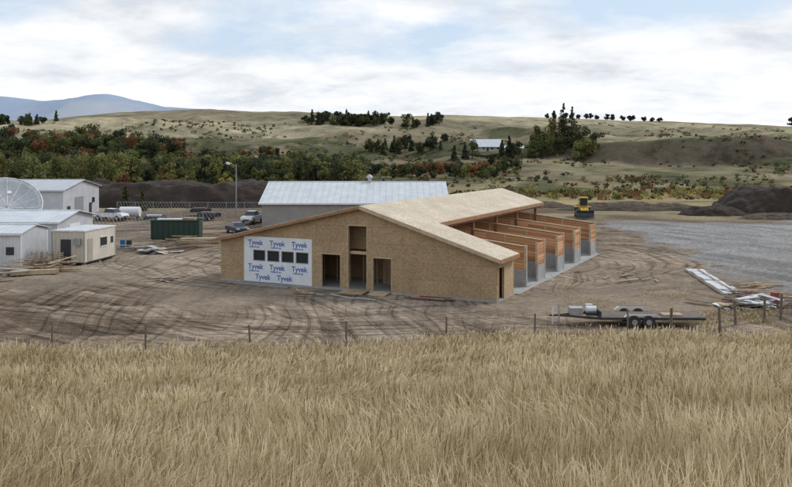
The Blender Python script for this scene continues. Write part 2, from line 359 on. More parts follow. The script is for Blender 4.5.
# ---------------------------------------------------------------- quad soup (foliage)
class QS:
    def __init__(s): s.P=[];s.C=[]
    def quads(s,P,C): s.P.append(P);s.C.append(C)
    def leaves(s,cen,rad,n,size,col,var=.3,shell=.55):
        cen=np.array(cen,float);rad=np.array(rad,float)
        d=rng.normal(size=(n,3));d/=np.linalg.norm(d,axis=1)[:,None]
        rr=(shell+(1-shell)*rng.random(n)**.7)
        p=cen+d*rr[:,None]*rad
        a=rng.normal(size=(n,3));a/=np.linalg.norm(a,axis=1)[:,None]
        b=np.cross(a,rng.normal(size=(n,3)));b/=np.linalg.norm(b,axis=1)[:,None]
        sz=size*(.6+.8*rng.random(n))[:,None]
        Q=np.stack([p-a*sz,p-b*sz*.6,p+a*sz,p+b*sz*.6],1)
        c=np.array(col)[None]*(1+var*(rng.random((n,1))*2-1))
        s.quads(Q,c)
    def trunk(s,p0,p1,r0,r1,col,n=6):
        p0=np.array(p0,float);p1=np.array(p1,float);d=p1-p0;d/=np.linalg.norm(d)
        a=np.cross(d,[.3,.9,.2]);a/=np.linalg.norm(a);b=np.cross(d,a)
        t=np.arange(n+1)*2*np.pi/n;ring=np.cos(t)[:,None]*a+np.sin(t)[:,None]*b
        A=p0+ring*r0;B=p1+ring*r1
        s.quads(np.stack([A[:-1],A[1:],B[1:],B[:-1]],1),np.tile(np.array(col)[None],(n,1)))
    def tree(s,x,y,h,kind='round',col=(.08,.10,.035),z=None,dens=1.,leaf=.32):
        if z is None: z=zt(x,y)-.2
        bark=(.10,.075,.05)
        c0=np.array(col)*(.75+.5*rng.random())
        if kind=='round':
            w=h*rng.uniform(.36,.5)
            s.trunk((x,y,z),(x,y,z+h*.6),h*.03,h*.012,bark)
            for i in range(int(rng.integers(9,14))):
                a=rng.random()*6.28;q=rng.random()**.6*w*.8;zz=z+h*rng.uniform(.22,.88)
                q*=1.15-.8*abs((zz-z)/h-.5)
                cx,cy=x+q*math.cos(a),y+q*math.sin(a)
                s.trunk((x,y,z+h*rng.uniform(.2,.5)),(cx,cy,zz),h*.012,h*.004,bark,4)
                r=h*rng.uniform(.12,.20)
                s.leaves((cx,cy,zz),(r*1.15,r*1.15,r*.85),int(50*dens),leaf,c0*(.65+.7*rng.random()),.35)
        elif kind=='poplar':
            s.trunk((x,y,z),(x,y,z+h*.85),h*.022,h*.006,bark)
            for i in range(12):
                zz=z+h*(.12+.82*i/11);r=h*.17*(1-.75*abs(i/11-.4)**1.3)
                s.leaves((x+rng.normal()*r*.4,y+rng.normal()*r*.4,zz),(r*.9,r*.9,r*1.1),int(50*dens),leaf,c0*(.65+.7*rng.random()),.35)
        elif kind=='conifer':
            s.trunk((x,y,z),(x,y,z+h),h*.022,h*.003,bark)
            for i in range(14):
                t=i/13;zz=z+h*(.08+.90*t);r=h*.25*(1-t)**.85+h*.018
                for j in range(max(3,int(9*(1-t)))):
                    a=rng.random()*6.28;q=r*rng.uniform(.2,.85)
                    s.leaves((x+q*math.cos(a),y+q*math.sin(a),zz-.12*q),(r*.45,r*.45,h*.035),int(11*dens),leaf,c0*(.6+.8*rng.random()),.3)
        elif kind=='shrub':
            for i in range(4):
                s.leaves((x+rng.normal()*h*.35,y+rng.normal()*h*.35,z+h*rng.uniform(.3,.6)),(h*.4,h*.4,h*.35),int(13*dens),leaf,c0*(.6+.8*rng.random()),.35,.3)
    def obj(s,name,mat):
        P=np.concatenate(s.P).reshape(-1,3);C=np.repeat(np.concatenate(s.C),4,axis=0);n=len(P)
        me=bpy.data.meshes.new(name)
        me.vertices.add(n);me.vertices.foreach_set('co',P.astype(np.float32).ravel())
        me.loops.add(n);me.loops.foreach_set('vertex_index',np.arange(n))
        me.polygons.add(n//4);me.polygons.foreach_set('loop_start',np.arange(0,n,4));me.polygons.foreach_set('loop_total',np.full(n//4,4))
        me.update(calc_edges=True)
        ca=me.color_attributes.new('Col','FLOAT_COLOR','POINT')
        ca.data.foreach_set('color',np.concatenate([C,np.ones((n,1))],1).ravel())
        me.materials.append(mat);o=bpy.data.objects.new(name,me);COL.objects.link(o);return o
def leafmat():
    m,nt,b=newmat('foliage');nt.nodes.remove(b)
    at=N(nt,'ShaderNodeAttribute');at.attribute_name='Col'
    d=N(nt,'ShaderNodeBsdfDiffuse');t=N(nt,'ShaderNodeBsdfTranslucent');mx=N(nt,'ShaderNodeMixShader');mx.inputs[0].default_value=.3
    nt.links.new(at.outputs['Color'],d.inputs[0]);nt.links.new(at.outputs['Color'],t.inputs[0])
    nt.links.new(d.outputs[0],mx.inputs[1]);nt.links.new(t.outputs[0],mx.inputs[2])
    nt.links.new(mx.outputs[0],nt.nodes['Material Output'].inputs[0]);return m
LM=leafmat()
def belt(name,n,xr,yr,hr,kinds,cols,leaf=.34,dens=1.,clump=None):
    q=QS()
    for i in range(n):
        x=rng.uniform(*xr);y=rng.uniform(*yr)
        if clump is not None and vnoise(np.array([x/clump]),np.array([y/clump]),99)[0]<.42: continue
        q.tree(x,y,rng.uniform(*hr),kinds[rng.integers(len(kinds))],cols[rng.integers(len(cols))],leaf=leaf,dens=dens)
    return q.obj(name,LM)
G1=(.14,.155,.06);G2=(.09,.10,.048);G3=(.22,.21,.08);RU=(.20,.095,.05);DK=(.06,.073,.045);YE=(.32,.26,.08)
belt('poplar_belt',120,(-165,-84),(238,285),(7.5,11.5),['poplar','round'],[G1,G1,G3,G2])
belt('hillside_woodland',190,(-215,-105),(375,430),(6,9.5),['round'],[G2,DK,G2,G1,RU],.45,.9)
belt('willow_belt',190,(-78,-12),(250,300),(5,9.5),['round','round','poplar'],[G1,G2,G3,G2,DK])
belt('autumn_shrub_belt',130,(-125,-50),(245,310),(2.5,6),['round'],[RU,YE,RU,G3,G2],.3,.6)
belt('ridge_woodland',95,(-66,32),(565,612),(5,9.5),['round','round','conifer'],[DK,G2,DK,G2],.6,.7,15)
belt('far_left_ridge_trees',45,(-330,-255),(600,640),(6,9),['conifer','round'],[DK,G2],.6,.6)
belt('hillside_tree_row',40,(-16,30),(445,475),(4.5,8),['round','conifer'],[DK,G2,G2],.45,.7)
belt('creek_tree_belt',80,(-10,48),(288,330),(2.5,5.5),['round'],[G2,G1,DK,G3,RU],.35,.6)
belt('gully_tree_belt',140,(-115,-10),(320,415),(3,6.5),['round'],[G2,DK,G1,RU],.4,.6,18)
q=QS()
for i in range(16): q.tree(124+i*5.9+rng.normal()*1.2,690,rng.uniform(3.6,5.4),'round',DK,leaf=.65,dens=.5)
q.obj('ridge_tree_row',LM)
q=QS()
for j in range(5):
    for i in range(16):
        x=-165+i*5.2+j*2+rng.normal()*.8;y=520+j*14+rng.normal()*2
        if rng.random()<.8: q.tree(x,y,rng.uniform(1.4,2.6),'shrub',G2,leaf=.5,dens=.6)
q.obj('young_orchard',LM)
for (x,y,h,k,c) in [(49,392,9,'conifer',DK),(53,398,11,'conifer',DK),(62,388,11,'poplar',G1),(66,395,13,'poplar',G1),(70,384,16,'poplar',G3),(73,392,18,'conifer',DK),(77,390,20,'conifer',DK),(80,386,18,'conifer',DK),(75,384,15,'poplar',G2),(82,378,13,'round',G2),(79,366,11,'round',G1),(84,370,10,'round',G3),(60,372,5,'round',G2),(32,395,7,'conifer',DK),(27,392,7,'conifer',DK),(36,400,9,'round',G1),(68,402,11,'round',DK),(56,402,9,'round',G2),(88,374,8,'round',G2),(71,377,9,'round',G1),(64,380,8,'round',G2)]:
    q=QS();q.tree(x,y,h,k,c,dens=1.7,leaf=.42);q.obj({'conifer':'spruce_tree','poplar':'poplar_tree','round':'maple_tree'}[k],LM)
q=QS();q.tree(322,690,9,'round',DK,leaf=.6);q.obj('oak_tree',LM)
for (x,y,h) in [(-46.5,146,4.5),(-44.5,149,3.6)]:
    q=QS();q.tree(x,y,h,'conifer',G2,leaf=.2,dens=2);q.obj('juniper_tree',LM)
q=QS();cnt=0
while cnt<2600:
    y=rng.uniform(215,600);x=rng.uniform(-.56,.56)*y
    if fbm(np.array([x/35.]),np.array([y/35.]),3,61)[0]<.42+.17*sst(430,540,np.array([y]))[0]*1: cnt+=.2;continue
    cc=[G2,G3,DK,RU,G2][rng.integers(5)]
    q.tree(x,y,rng.uniform(.7,2.4)*(1 if y<420 else 1.2),'shrub',cc,leaf=.34,dens=.7);cnt+=1
q.obj('hillside_scrub',LM)
q=QS()
for i in range(220):
    x=rng.uniform(25,110);y=rng.uniform(185,240);q.tree(x,y,rng.uniform(.8,2.8),'shrub',[G3,G2,YE,RU][rng.integers(4)],leaf=.25)
for i in range(90):
    x=rng.uniform(-75,-10);y=rng.uniform(175,235);q.tree(x,y,rng.uniform(1,3),'shrub',[G3,G2,RU][rng.integers(3)],leaf=.25)
q.obj('creek_shrubs',LM)
# ---------------------------------------------------------------- main building
U=math.atan2(-.436,.9)
bld=empty('timber_framed_barn_under_construction',(7.0,58.8,0),U)
def rz(x): return 6.2-.31*(x+10.6) if x>=-10.6 else 6.2-.225*(-10.6-x)
def wall(mb,x0,x1,y0,y1,ops,top,k,zb=.14):
    xs=sorted(set([x0,x1]+[o[0] for o in ops]+[o[1] for o in ops]+([-10.6] if x0<-10.6<x1 else [])))
    for a,b in zip(xs[:-1],xs[1:]):
        mid=(a+b)/2;z=zb
        for o in sorted([o for o in ops if o[0]<mid<o[1]],key=lambda o:o[2]):
            if o[2]>z+.01: mb.box(a,b,y0,y1,z,o[2],k)
            z=o[3]
        mb.hexa([(a,y0,z),(b,y0,z),(b,y1,z),(a,y1,z),(a,y0,top(a)),(b,y0,top(b)),(b,y1,top(b)),(a,y1,top(a))],k)
D1=(-14.24,-12.4,.0,2.75);D2a=(-11.85,-10.15,.0,5.0);D3=(-9.76,-8.1,.0,2.68)
wins=[(-20.4+i*1.33,-20.4+i*1.33+1.15,1.80,2.68) for i in range(4)]
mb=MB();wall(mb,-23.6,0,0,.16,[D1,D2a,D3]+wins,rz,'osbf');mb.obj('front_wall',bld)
mb=MB();mb.box(-23.62,.02,-.03,.17,0,.139,'conc');mb.box(-23.6,.0,.18,31,-.05,.10,'conc')
mb.obj('foundation_slab',bld)
mb=MB()
xs=[-21.3]+[v for w in wins for v in w[:2]]+[-14.95]
mb.box(-21.3,-14.95,-.03,-.003,2.68,3.72,'wrap');mb.box(-21.3,-14.95,-.03,-.003,.05,1.80,'wrap')
for i in range(0,len(xs),2): mb.box(xs[i],xs[i+1],-.03,-.003,1.80,2.68,'wrap')
mb.obj('house_wrap',bld)
mb=MB()
for w in wins:
    a,b,c,d=w
    mb.box(a,b,.06,.08,c,d,'glass')
    for bx in ((a,a+.05,c,d),(b-.05,b,c,d)): mb.box(bx[0],bx[1],-.045,.05,bx[2],bx[3],'grey')
    mb.box(a+.05,b-.05,-.045,.05,c,c+.05,'grey');mb.box(a+.05,b-.05,-.045,.05,d-.05,d,'grey')
mb.obj('window_strip',bld)
def text(t,x,z,s):
    cu=bpy.data.curves.new('wrap_print','FONT');cu.body=t;cu.size=s;cu.offset=.012*s/.5;cu.extrude=.001
    o=bpy.data.objects.new('wrap_print',cu);COL.objects.link(o);o.parent=bld
    o.location=(x,-.034,z);o.rotation_euler=(math.radians(90),0,0);cu.materials.append(M['blue'])
for r,(z,off) in enumerate(((3.05,-20.9),(1.15,-20.9),(.35,-20.2))):
    for i in range(3):
        x=off+i*2.05
        if x<-16.2: text('Tyvek',x,z,.58)
        if r<2 and x<-16.5: text('HomeWrap',x+.1,z-.22,.2)
mb=MB()
for (a,b,c,d) in (D1,D2a,D3):
    mb.box(a,a+.07,-.02,.2,.14,d,'stud');mb.box(b-.07,b,-.02,.2,.14,d,'stud');mb.box(a+.07,b-.07,-.02,.2,d-.1,d,'stud')
mb.box(D2a[0]+.07,D2a[1]-.07,.3,.45,2.75,2.98,'stud')
mb.box(D1[0]+.07,D1[0]+.16,.05,.1,.15,2.6,'stud')
for x in np.arange(-23,0,1.2):
    mb.box(x,x+.05,3.2,3.3,.1,rz(x)-.3,'stud')
mb.obj('interior_framing',bld)
mb=MB();mb.box(-13.2,-9.4,1.6,1.7,2.98,5.3,'osbf');mb.box(-23.4,-7.4,5.6,5.7,.1,3.4,'osbf');mb.obj('interior_wall',bld)
BF=3.7
mb=MB()
T=rz(0)
mb.box(-.16,-.001,.17,.35,.14,T,'osbs');mb.box(-.16,-.001,.35,1.5,2.35,T,'osbs');mb.box(-.16,-.001,1.5,BF,.14,T,'osbs')
mb.box(-.16,-.001,1.5,BF,.0,.0+.139,'conc')
mb.hexa([(-10.2,BF-.16,.1),(-.17,BF-.16,.1),(-.17,BF,.1),(-10.2,BF,.1),(-10.2,BF-.16,rz(-10.2)-.02),(-.17,BF-.16,rz(-.17)-.02),(-.17,BF,rz(-.17)-.02),(-10.2,BF,rz(-10.2)-.02)],'osbf')
mb.box(-23.6,-23.44,.17,30,.1,rz(-23.6),'osbs');mb.box(-23.4,-10.4,29.8,29.95,.1,3.4,'osbf')
mb.box(-10.8,-10.6,BF+.2,29.8,.1,4.6,'osbs')
mb.box(.001,.03,.32,.37,.0,2.38,'stud');mb.box(.001,.03,1.48,1.56,.0,2.38,'stud')
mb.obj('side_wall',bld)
mb=MB();t=.05;XS=-6.0;XE=.4;BE=32.3
mb.slope(-10.6,XE,-.45,BF+.1,rz(-10.6)+.22,rz(0)-.31*XE+.22,t,'osbr')
mb.slope(-10.6,XS,BF+.1,BE,rz(-10.6)+.22,rz(XS)+.22,t,'osbr')
mb.slope(-24.2,-10.6,-.45,BE,rz(-24.2)+.22,rz(-10.6)+.22,t,'osbr')
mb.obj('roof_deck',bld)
mb=MB()
def rake(x0,x1,y0,y1,k='fascia'): mb.slope(x0,x1,y0,y1,rz(x0)-.0,rz(x1)-.0,.215,k)
rake(-24.2,-10.6,-.5,-.45);mb.slope(-10.6,XE,-.5,-.45,rz(-10.6),rz(XE),.215,'stud')
mb.slope(-10.6,XE,BF+.1,BF+.15,rz(-10.6)+.03,rz(XE)+.03,.18,'stud')
mb.box(XE,XE+.05,-.45,BF+.1,rz(XE)-.02,rz(XE)+.24,'fascia')
mb.box(XS,XS+.06,BF+.16,BE,rz(XS)-.05,rz(XS)+.25,'fascia')
mb.slope(-10.6,XS,BE,BE+.05,rz(-10.6)-.02,rz(XS)-.02,.24,'fascia')
for y in np.arange(-.3,32,.61):
    x1=XE-.03 if y<BF else XS-.02
    mb.slope(-10.58,x1,y,y+.045,rz(-10.58)+.0,rz(x1)+.0,.2,'stud')
mb.obj('rafters_and_fascia',bld)
mb=MB()
for y in (7,12,18,24,30.5):
    mb.box(XS-.45,XS-.2,y-.12,y+.12,.1,rz(XS-.4)-.36,'timber')
mb.box(XS-.5,XS-.15,BF+.2,BE-.2,rz(XS-.4)-.36,rz(XS-.4)-.03,'timber')
for y in (12,18,24,30): mb.box(-10.5,-10.3,y-.1,y+.1,.1,6.0,'timber')
mb.box(-10.55,-10.25,BF+.2,30.9,5.7,6.0,'timber')
mb.obj('posts_and_beams',bld)
def ptop(x): return 3.15+.11*(-x)
for i,y in enumerate((7,12,18,24,30.5)):
    mb=MB()
    mb.box(-10.2,-.02,y-.14,y+.14,.1,1.42,'conc')
    mb.hexa([(-10.2,y-.07,1.42),(-.22,y-.07,1.42),(-.22,y+.07,1.42),(-10.2,y+.07,1.42),(-10.2,y-.07,ptop(-10.2)),(-.22,y-.07,ptop(-.22)),(-.22,y+.07,ptop(-.22)),(-10.2,y+.07,ptop(-10.2))],'boards')
    mb.slope(-10.2,-.22,y-.13,y+.13,ptop(-10.2)+.002,ptop(-.22)+.002,.06,'stud')
    mb.box(-.22,-.02,y-.11,y+.11,1.42,3.3,'stud')
    for xx in (-3.4,-6.9): mb.box(xx-.06,xx+.06,y-.12,y-.071,1.42,ptop(xx)-.02,'stud')
    mb.obj('stall_partition',bld)
mb=MB()
for y in (12,18,24,30.5):
    mb.box(-.2,-.04,y-2.0,y-.16,.1,1.38,'conc')
    mb.box(-.18,-.06,y-1.9,y-.16,1.38,3.1,'boards')
    mb.box(-.22,-.02,y-2.05,y-1.9,1.38,3.2,'stud')
mb.box(.0,.3,BF+.3,31,-.04,.05,'conc')
mb.obj('stall_side_walls',bld)
# ---------------------------------------------------------------- metal building behind
def gable(name,x0,x1,y0,y1,eave,ridge,wx,wy,roof,oh=.4,rzr=0,piv=None,extra=None):
    e=empty(name,(x0,y0,0),rzr);w=x1-x0;d=y1-y0
    mb=MB();mb.box(0,w,0,.2,-.1,eave,wx);mb.box(0,w,d-.2,d,-.1,eave,wx);mb.obj('long_walls',e)
    mb=MB()
    for a,b in ((0.0,.2),(w-.2,w)):
        a2,b2=(a-.002,b) if a==0 else (a,b+.002)
        mb.hexa([(a2,.2,-.1),(b2,.2,-.1),(b2,d/2,-.1),(a2,d/2,-.1),(a2,.2,eave),(b2,.2,eave),(b2,d/2,ridge-.05),(a2,d/2,ridge-.05)],wy)
        mb.hexa([(a2,d/2,-.1),(b2,d/2,-.1),(b2,d-.2,-.1),(a2,d-.2,-.1),(a2,d/2,ridge-.05),(b2,d/2,ridge-.05),(b2,d-.2,eave),(a2,d-.2,eave)],wy)
    mb.obj('end_walls',e)
    mb=MB();s=(ridge-eave)/(d/2)
    mb.slopey(-oh,w+oh,-oh,d/2,eave-s*oh+.02,ridge+.02,.08,roof);mb.slopey(-oh,w+oh,d/2,d+oh,ridge+.02,eave-s*oh+.02,.08,roof)
    mb.obj('roof',e)
    mb=MB();mb.box(-oh-.02,w+oh+.02,d/2-.2,d/2+.2,ridge+.08,ridge+.14,'white')
    mb.box(-oh,w+oh,-oh-.06,-oh-.003,eave-s*oh-.1,eave-s*oh+.1,'white')
    if extra: extra(mb,w,d)
    mb.obj('trim_and_fittings',e)
    return e
def vent(mb,w,d):
    x=14.6
    mb.cyl((x,d/2-.4,5.7),(x,d/2-.4,6.5),.28,.28,'galv',12);mb.cyl((x,d/2-.4,6.5),(x,d/2-.4,6.75),.5,.42,'galv',12);mb.cyl((x,d/2-.4,6.75),(x,d/2-.4,7.0),.42,.1,'galv',12)
    mb.box(22,23,-.05,-.01,0,2.1,'white')
gable('metal_workshop_building',-18.5,7.0,117,135,3.3,5.85,'mwall','mwall','mroof',extra=vent)
def e2(mb,w,d):
    mb.box(w+.01,w+.06,4.5,8.0,-.05,3.4,'grey');mb.box(w+.01,w+.06,10.5,11.6,0,2.2,'steel');mb.box(w+.01,w+.08,1.5,2.6,0,2.2,'steel')
    mb.box(w+.01,w+.3,11.9,12.3,2.2,3.0,'steel')
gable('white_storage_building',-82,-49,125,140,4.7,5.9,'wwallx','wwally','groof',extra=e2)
def e3(mb,w,d):
    mb.box(w+.01,w+.06,3.0,6.0,-.05,2.8,'white');mb.box(3,4,-.06,-.01,0,2.1,'grey');mb.box(w-3,w-1.8,-.06,-.01,1.2,2.1,'steel')
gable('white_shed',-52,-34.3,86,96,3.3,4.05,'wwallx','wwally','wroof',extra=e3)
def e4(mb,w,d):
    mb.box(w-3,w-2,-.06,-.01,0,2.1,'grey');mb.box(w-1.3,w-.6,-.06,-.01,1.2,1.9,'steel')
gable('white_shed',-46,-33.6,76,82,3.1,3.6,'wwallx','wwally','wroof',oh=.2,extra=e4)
def e5(mb,w,d):
    for x in (2,5,9,12): mb.box(x,x+1.2,-.06,-.01,1,2.2,'glass')
    mb.box(7,8.0,-.06,-.01,0,2.1,'steel')
e=gable('hillside_house',37,51.5,412,421,2.7,6.0,'cream','cream','wroof',oh=.8,extra=e5);e.location.z=max(zt(43,415),10.2)-.2
e=gable('hillside_garage',54,63,420,425,2.2,3.3,'cream','cream','wroof',oh=.4);e.location.z=zt(58,421)-.2
# satellite dish
e=empty('satellite_dish',(-47.6,104,3.6))
mb=MB();R=3.9;nr=8;na=28
for i in range(nr+1):
    r=R*i/nr
    for j in range(na):
        t=2*math.pi*j/na;mb.v.append((r*math.cos(t),r*math.sin(t),.30*r*r/R*0.9))
for i in range(nr):
    for j in range(na):
        a=i*na+j;b=i*na+(j+1)%na;mb.f.append((a,b,b+na,a+na));mb.m.append(mb.mi('dish'))
dish=mb.obj('reflector',e,rot=(math.radians(38),math.radians(28),0),smooth=True)
sd=dish.modifiers.new('s','SOLIDIFY');sd.thickness=.04
mb=MB()
for j in range(14):
    t=2*math.pi*j/14;pts=[(r*math.cos(t),r*math.sin(t),.27*r*r/R+.04) for r in np.linspace(.3,R,6)]
    for a,b in zip(pts[:-1],pts[1:]): mb.cyl(a,b,.05,.05,'white',5)
for j in range(na):
    t=2*math.pi*j/na;u=2*math.pi*(j+1)/na;mb.cyl((R*math.cos(t),R*math.sin(t),.27*R),(R*math.cos(u),R*math.sin(u),.27*R),.07,.07,'white',5)
for t in (0,2.1,4.2): mb.cyl((R*.9*math.cos(t),R*.9*math.sin(t),.25*R),(0,0,2.6),.04,.04,'galv',5)
mb.cyl((0,0,2.4),(0,0,2.8),.2,.25,'white',8)
mb.obj('ribs_and_feed',e,rot=(math.radians(38),math.radians(28),0))
mb=MB();mb.cyl((0,0,-3.6),(0,0,-.2),.35,.25,'galv',12);mb.box(-.8,.8,-.8,.8,-3.6,-3.4,'conc');mb.obj('pedestal',e)
# ---------------------------------------------------------------- office container
e=empty('site_office_container',(-28.5,77.6,0),math.atan2(.15,.99)*-1)
mb=MB();mb.box(-3.2,0,.002,.06,.3,3.1,'creamx');mb.box(-3.2,0,5.94,5.998,.3,3.1,'creamx');mb.box(-3.2,-3.14,.06,5.94,.3,3.1,'creamy');mb.box(-.06,0,.06,5.94,.3,3.1,'creamy');mb.obj('walls',e)
mb=MB();mb.box(-3.26,.06,-.06,6.06,3.1,3.22,'tarp')
for x in (-3.22,-.04): 
    for y in (-.02,5.92): mb.box(x,x+.09,y,y+.09,.25,3.1,'creamd')
mb.box(-3.2,0,0.07,5.93,.18,.3,'steel')
for x in (-3,-.4):
    for y in (.2,3,5.5): mb.box(x,x+.3,y,y+.3,-.1,.18,'conc')
mb.obj('roof_and_frame',e)
mb=MB();mb.box(.003,.04,.6,1.5,.35,2.4,'creamd');mb.box(.003,.05,3.0,4.2,1.5,2.3,'glass');mb.box(.003,.04,5.0,5.5,1.6,2.2,'steel')
mb.box(.02,.07,2.94,4.26,2.3,2.36,'white');mb.box(.02,.07,2.94,4.26,1.44,1.5,'white')
mb.box(-2.3,-1.3,-.04,-.003,.35,2.4,'steel');mb.box(-.9,-.3,-.4,-.003,1.9,2.5,'grey')
mb.obj('door_and_windows',e)
# ---------------------------------------------------------------- dumpster
e=empty('roll_off_dumpster',(-28.6,99,0),.06)
mb=MB()
w,d,h=5.6,2.3,2.3
mb.box(0,w,0,.08,.25,h,'green');mb.box(0,w,d-.08,d,.25,h,'green');mb.box(0,.08,.08,d-.08,.25,h,'green');mb.box(w-.08,w,.08,d-.08,.25,h,'green');mb.box(.08,w-.08,.08,d-.08,.25,.32,'green')
for x in np.arange(.1,w,.6): mb.box(x,x+.1,-.1,-.002,.25,h-.12,'green')
mb.box(-.05,w+.05,-.12,.1,h+.002,h+.12,'green');mb.box(-.05,w+.05,d-.1,d+.06,h+.002,h+.12,'green');mb.box(0,w,.4,.6,.08,.248,'steel');mb.box(0,w,1.7,1.9,.08,.248,'steel')
for x in (.4,5.1): mb.cyl((x,.3,.15),(x,.65,.15),.16,.16,'black',10)
mb.box(.6,3.4,.4,1.8,1.6,2.5,'tarp');mb.box(3.6,5.0,.5,1.5,1.8,2.62,'wood')
mb.obj('bin',e)
# ---------------------------------------------------------------- vehicles
def wheel(mb,x,y,r,w): 
    mb.cyl((x,y-w/2,r),(x,y+w/2,r),r,r,'black',18);mb.cyl((x,y-w/2-.012,r),(x,y+w/2+.012,r),r*.55,r*.55,'galv',12)
def car(name,loc,rz,paint,pick=False):
    e=empty(name,loc,rz)
    mb=MB()
    if not pick:
        body=[(-2.2,.35),(2.2,.35),(2.25,.6),(2.1,.82),(1.1,.95),(-1.5,.98),(-2.2,.92),(-2.27,.6)]
        top=[(1.15,.93),(.45,1.40),(-.7,1.44),(-1.6,.96)]
    else:
        body=[(-2.7,.5),(2.6,.5),(2.7,.8),(2.55,1.1),(1.4,1.2),(-2.7,1.2)]
        top=[(1.4,1.18),(.8,1.78),(-.5,1.82),(-.7,1.18)]
    mb.extr(body,-.88,.88,paint);mb.obj('body',e,bevel=.07)
    mb=MB();n=len(top)
    mb.v=[(x,(-.8 if z<1.2 else -.62),z) for x,z in top]+[(x,(.8 if z<1.2 else .62),z) for x,z in top]
    for i in range(n):
        j=(i+1)%n;mb.f.append((i,j,n+j,n+i));mb.m.append(mb.mi('glass' if i!=1 else paint))
    mb.f+=[tuple(range(n)),tuple(range(2*n-1,n-1,-1))];mb.m+=[mb.mi('glass')]*2
    mb.obj('cabin',e,bevel=.04)
    mb=MB()
    r=.33 if not pick else .4
    for x in ((-1.35,1.4) if not pick else (-1.7,1.75)):
        for y in (-.8,.8): wheel(mb,x,y,r,.22)
    mb.obj('wheels',e)
    mb=MB();fx=2.2 if not pick else 2.66
    for y in (-.65,.65): mb.box(fx,fx+.06,y-.18,y+.18,.66,.8,'white');mb.box(-fx-.06,-fx,y-.15,y+.15,.7,.85,'red')
    mb.box(fx,fx+.05,-.4,.4,.5,.72,'steel')
    if pick: mb.box(-2.6,-.8,-.75,.75,1.201,1.22,'steel')
    mb.obj('lights_and_grille',e)
car('parked_car',(-20.2,108,.0),math.radians(-60),'carblue')
car('pickup_truck',(-20.8,123,.0),math.radians(-100),'carwhite',True)
car('pickup_truck',(-43,128,.0),math.radians(-20),'carwhite',True)
# loader
e=empty('wheel_loader',(29.6,134,0),math.radians(-97))
mb=MB()
for x in (-1.5,1.3):
    for y in (-1.0,1.0): mb.cyl((x,y-.28,.72),(x,y+.28,.72),.72,.72,'black',18);mb.cyl((x,y-.3,.72),(x,y+.3,.72),.34,.34,'yellow',12)
mb.obj('wheels',e)
mb=MB();mb.extr([(-2.5,.8),(-.2,.7),(-.2,1.9),(-2.4,1.8)],-.62,.62,'yellow');mb.extr([(.0,.6),(1.9,.7),(1.7,1.3),(.1,1.5)],-.5,.5,'yellow')
for y in (-1.0,1.0): mb.box(-2.1,-.9,y-.3,y+.3,1.5,1.58,'yellow')
mb.box(-2.52,-2.4,-.5,.5,.9,1.7,'steel');mb.cyl((-1.9,.3,1.8),(-1.9,.3,2.5),.06,.06,'steel',8);mb.obj('chassis',e,bevel=.04)
mb=MB();mb.box(-1.1,.15,-.6,.6,1.9,2.95,'glass')
for x in (-1.13,.11):
    for y in (-.63,.57): mb.box(x,x+.08,y,y+.06,1.9,3.0,'yellow')
mb.box(-1.25,.3,-.72,.72,3.0,3.15,'yellow');mb.obj('cab',e)
mb=MB()
for y in (-.5,.5): mb.extr([(.8,1.3),(1.2,1.6),(3.0,.75),(3.0,.5),(2.6,.6),(1.2,1.2)],y-.08,y+.08,'yellow')
mb.extr([(2.9,.15),(4.0,.12),(3.3,.4),(3.15,.9),(3.3,1.25),(3.05,1.2),(2.85,.7)],-1.3,1.3,'steel');mb.obj('bucket_and_arms',e)
# flatbed trailer
e=empty('flatbed_trailer',(9.6,50.6,0),-.02)
mb=MB()
mb.box(2.6,8.8,0,.12,.48,.62,'steel');mb.box(2.6,8.8,2.0,2.12,.48,.62,'steel')
for x in np.arange(2.6,8.8,.6): mb.box(x,x+.08,.12,2.0,.49,.58,'steel')
for i in range(10): mb.box(2.62,8.78,.14+i*.186,.14+i*.186+.17,.582,.622,'woodg')
mb.hexa([(0.2,1.0,.5),(2.6,0,.48),(2.6,.12,.48),(.2,1.1,.5),(0.2,1.0,.62),(2.6,0,.62),(2.6,.12,.62),(.2,1.1,.62)],'steel')
mb.hexa([(0.2,1.0,.5),(2.6,2.0,.48),(2.6,2.12,.48),(.2,1.1,.5),(0.2,1.0,.62),(2.6,2.0,.62),(2.6,2.12,.62),(.2,1.1,.62)],'steel')
mb.box(-.3,.3,.98,1.12,.5,.6,'steel');mb.obj('frame_and_deck',e)
mb=MB()
for x in (4.55,5.4):
    for y in (-.12,2.24): mb.cyl((x,y-.11,.38),(x,y+.11,.38),.38,.38,'black',18);mb.cyl((x,y-.125,.38),(x,y+.125,.38),.17,.17,'grey',12)
mb.obj('wheels',e)
mb=MB()
for y in (-.26,2.13):
    mb.hexa([(3.95,y,.68),(4.2,y,.86),(4.2,y+.25,.86),(3.95,y+.25,.68),(3.95,y,.71),(4.2,y,.9),(4.2,y+.25,.9),(3.95,y+.25,.71)],'white')
    mb.box(4.2,5.75,y,y+.25,.86,.9,'steel');mb.box(4.2,5.75,y-.01,y+.0,.80,.9,'white')
    mb.hexa([(5.75,y,.86),(6.0,y,.66),(6.0,y+.25,.66),(5.75,y+.25,.86),(5.75,y,.9),(6.0,y,.70),(6.0,y+.25,.70),(5.75,y+.25,.9)],'white')
mb.obj('fenders',e)
mb=MB();mb.cyl((.25,.85,.05),(.25,.85,1.25),.05,.05,'galv',8);mb.cyl((.1,.85,1.25),(.45,.85,1.25),.03,.03,'galv',6)
mb.box(.9,1.7,.7,1.4,.63,1.05,'galv');mb.cyl((1.9,.9,.95),(2.5,.9,.95),.2,.2,'white',12);mb.box(1.85,2.5,.5,1.3,.63,.8,'steel');mb.box(2.0,2.4,1.35,1.7,.63,1.15,'tarp')
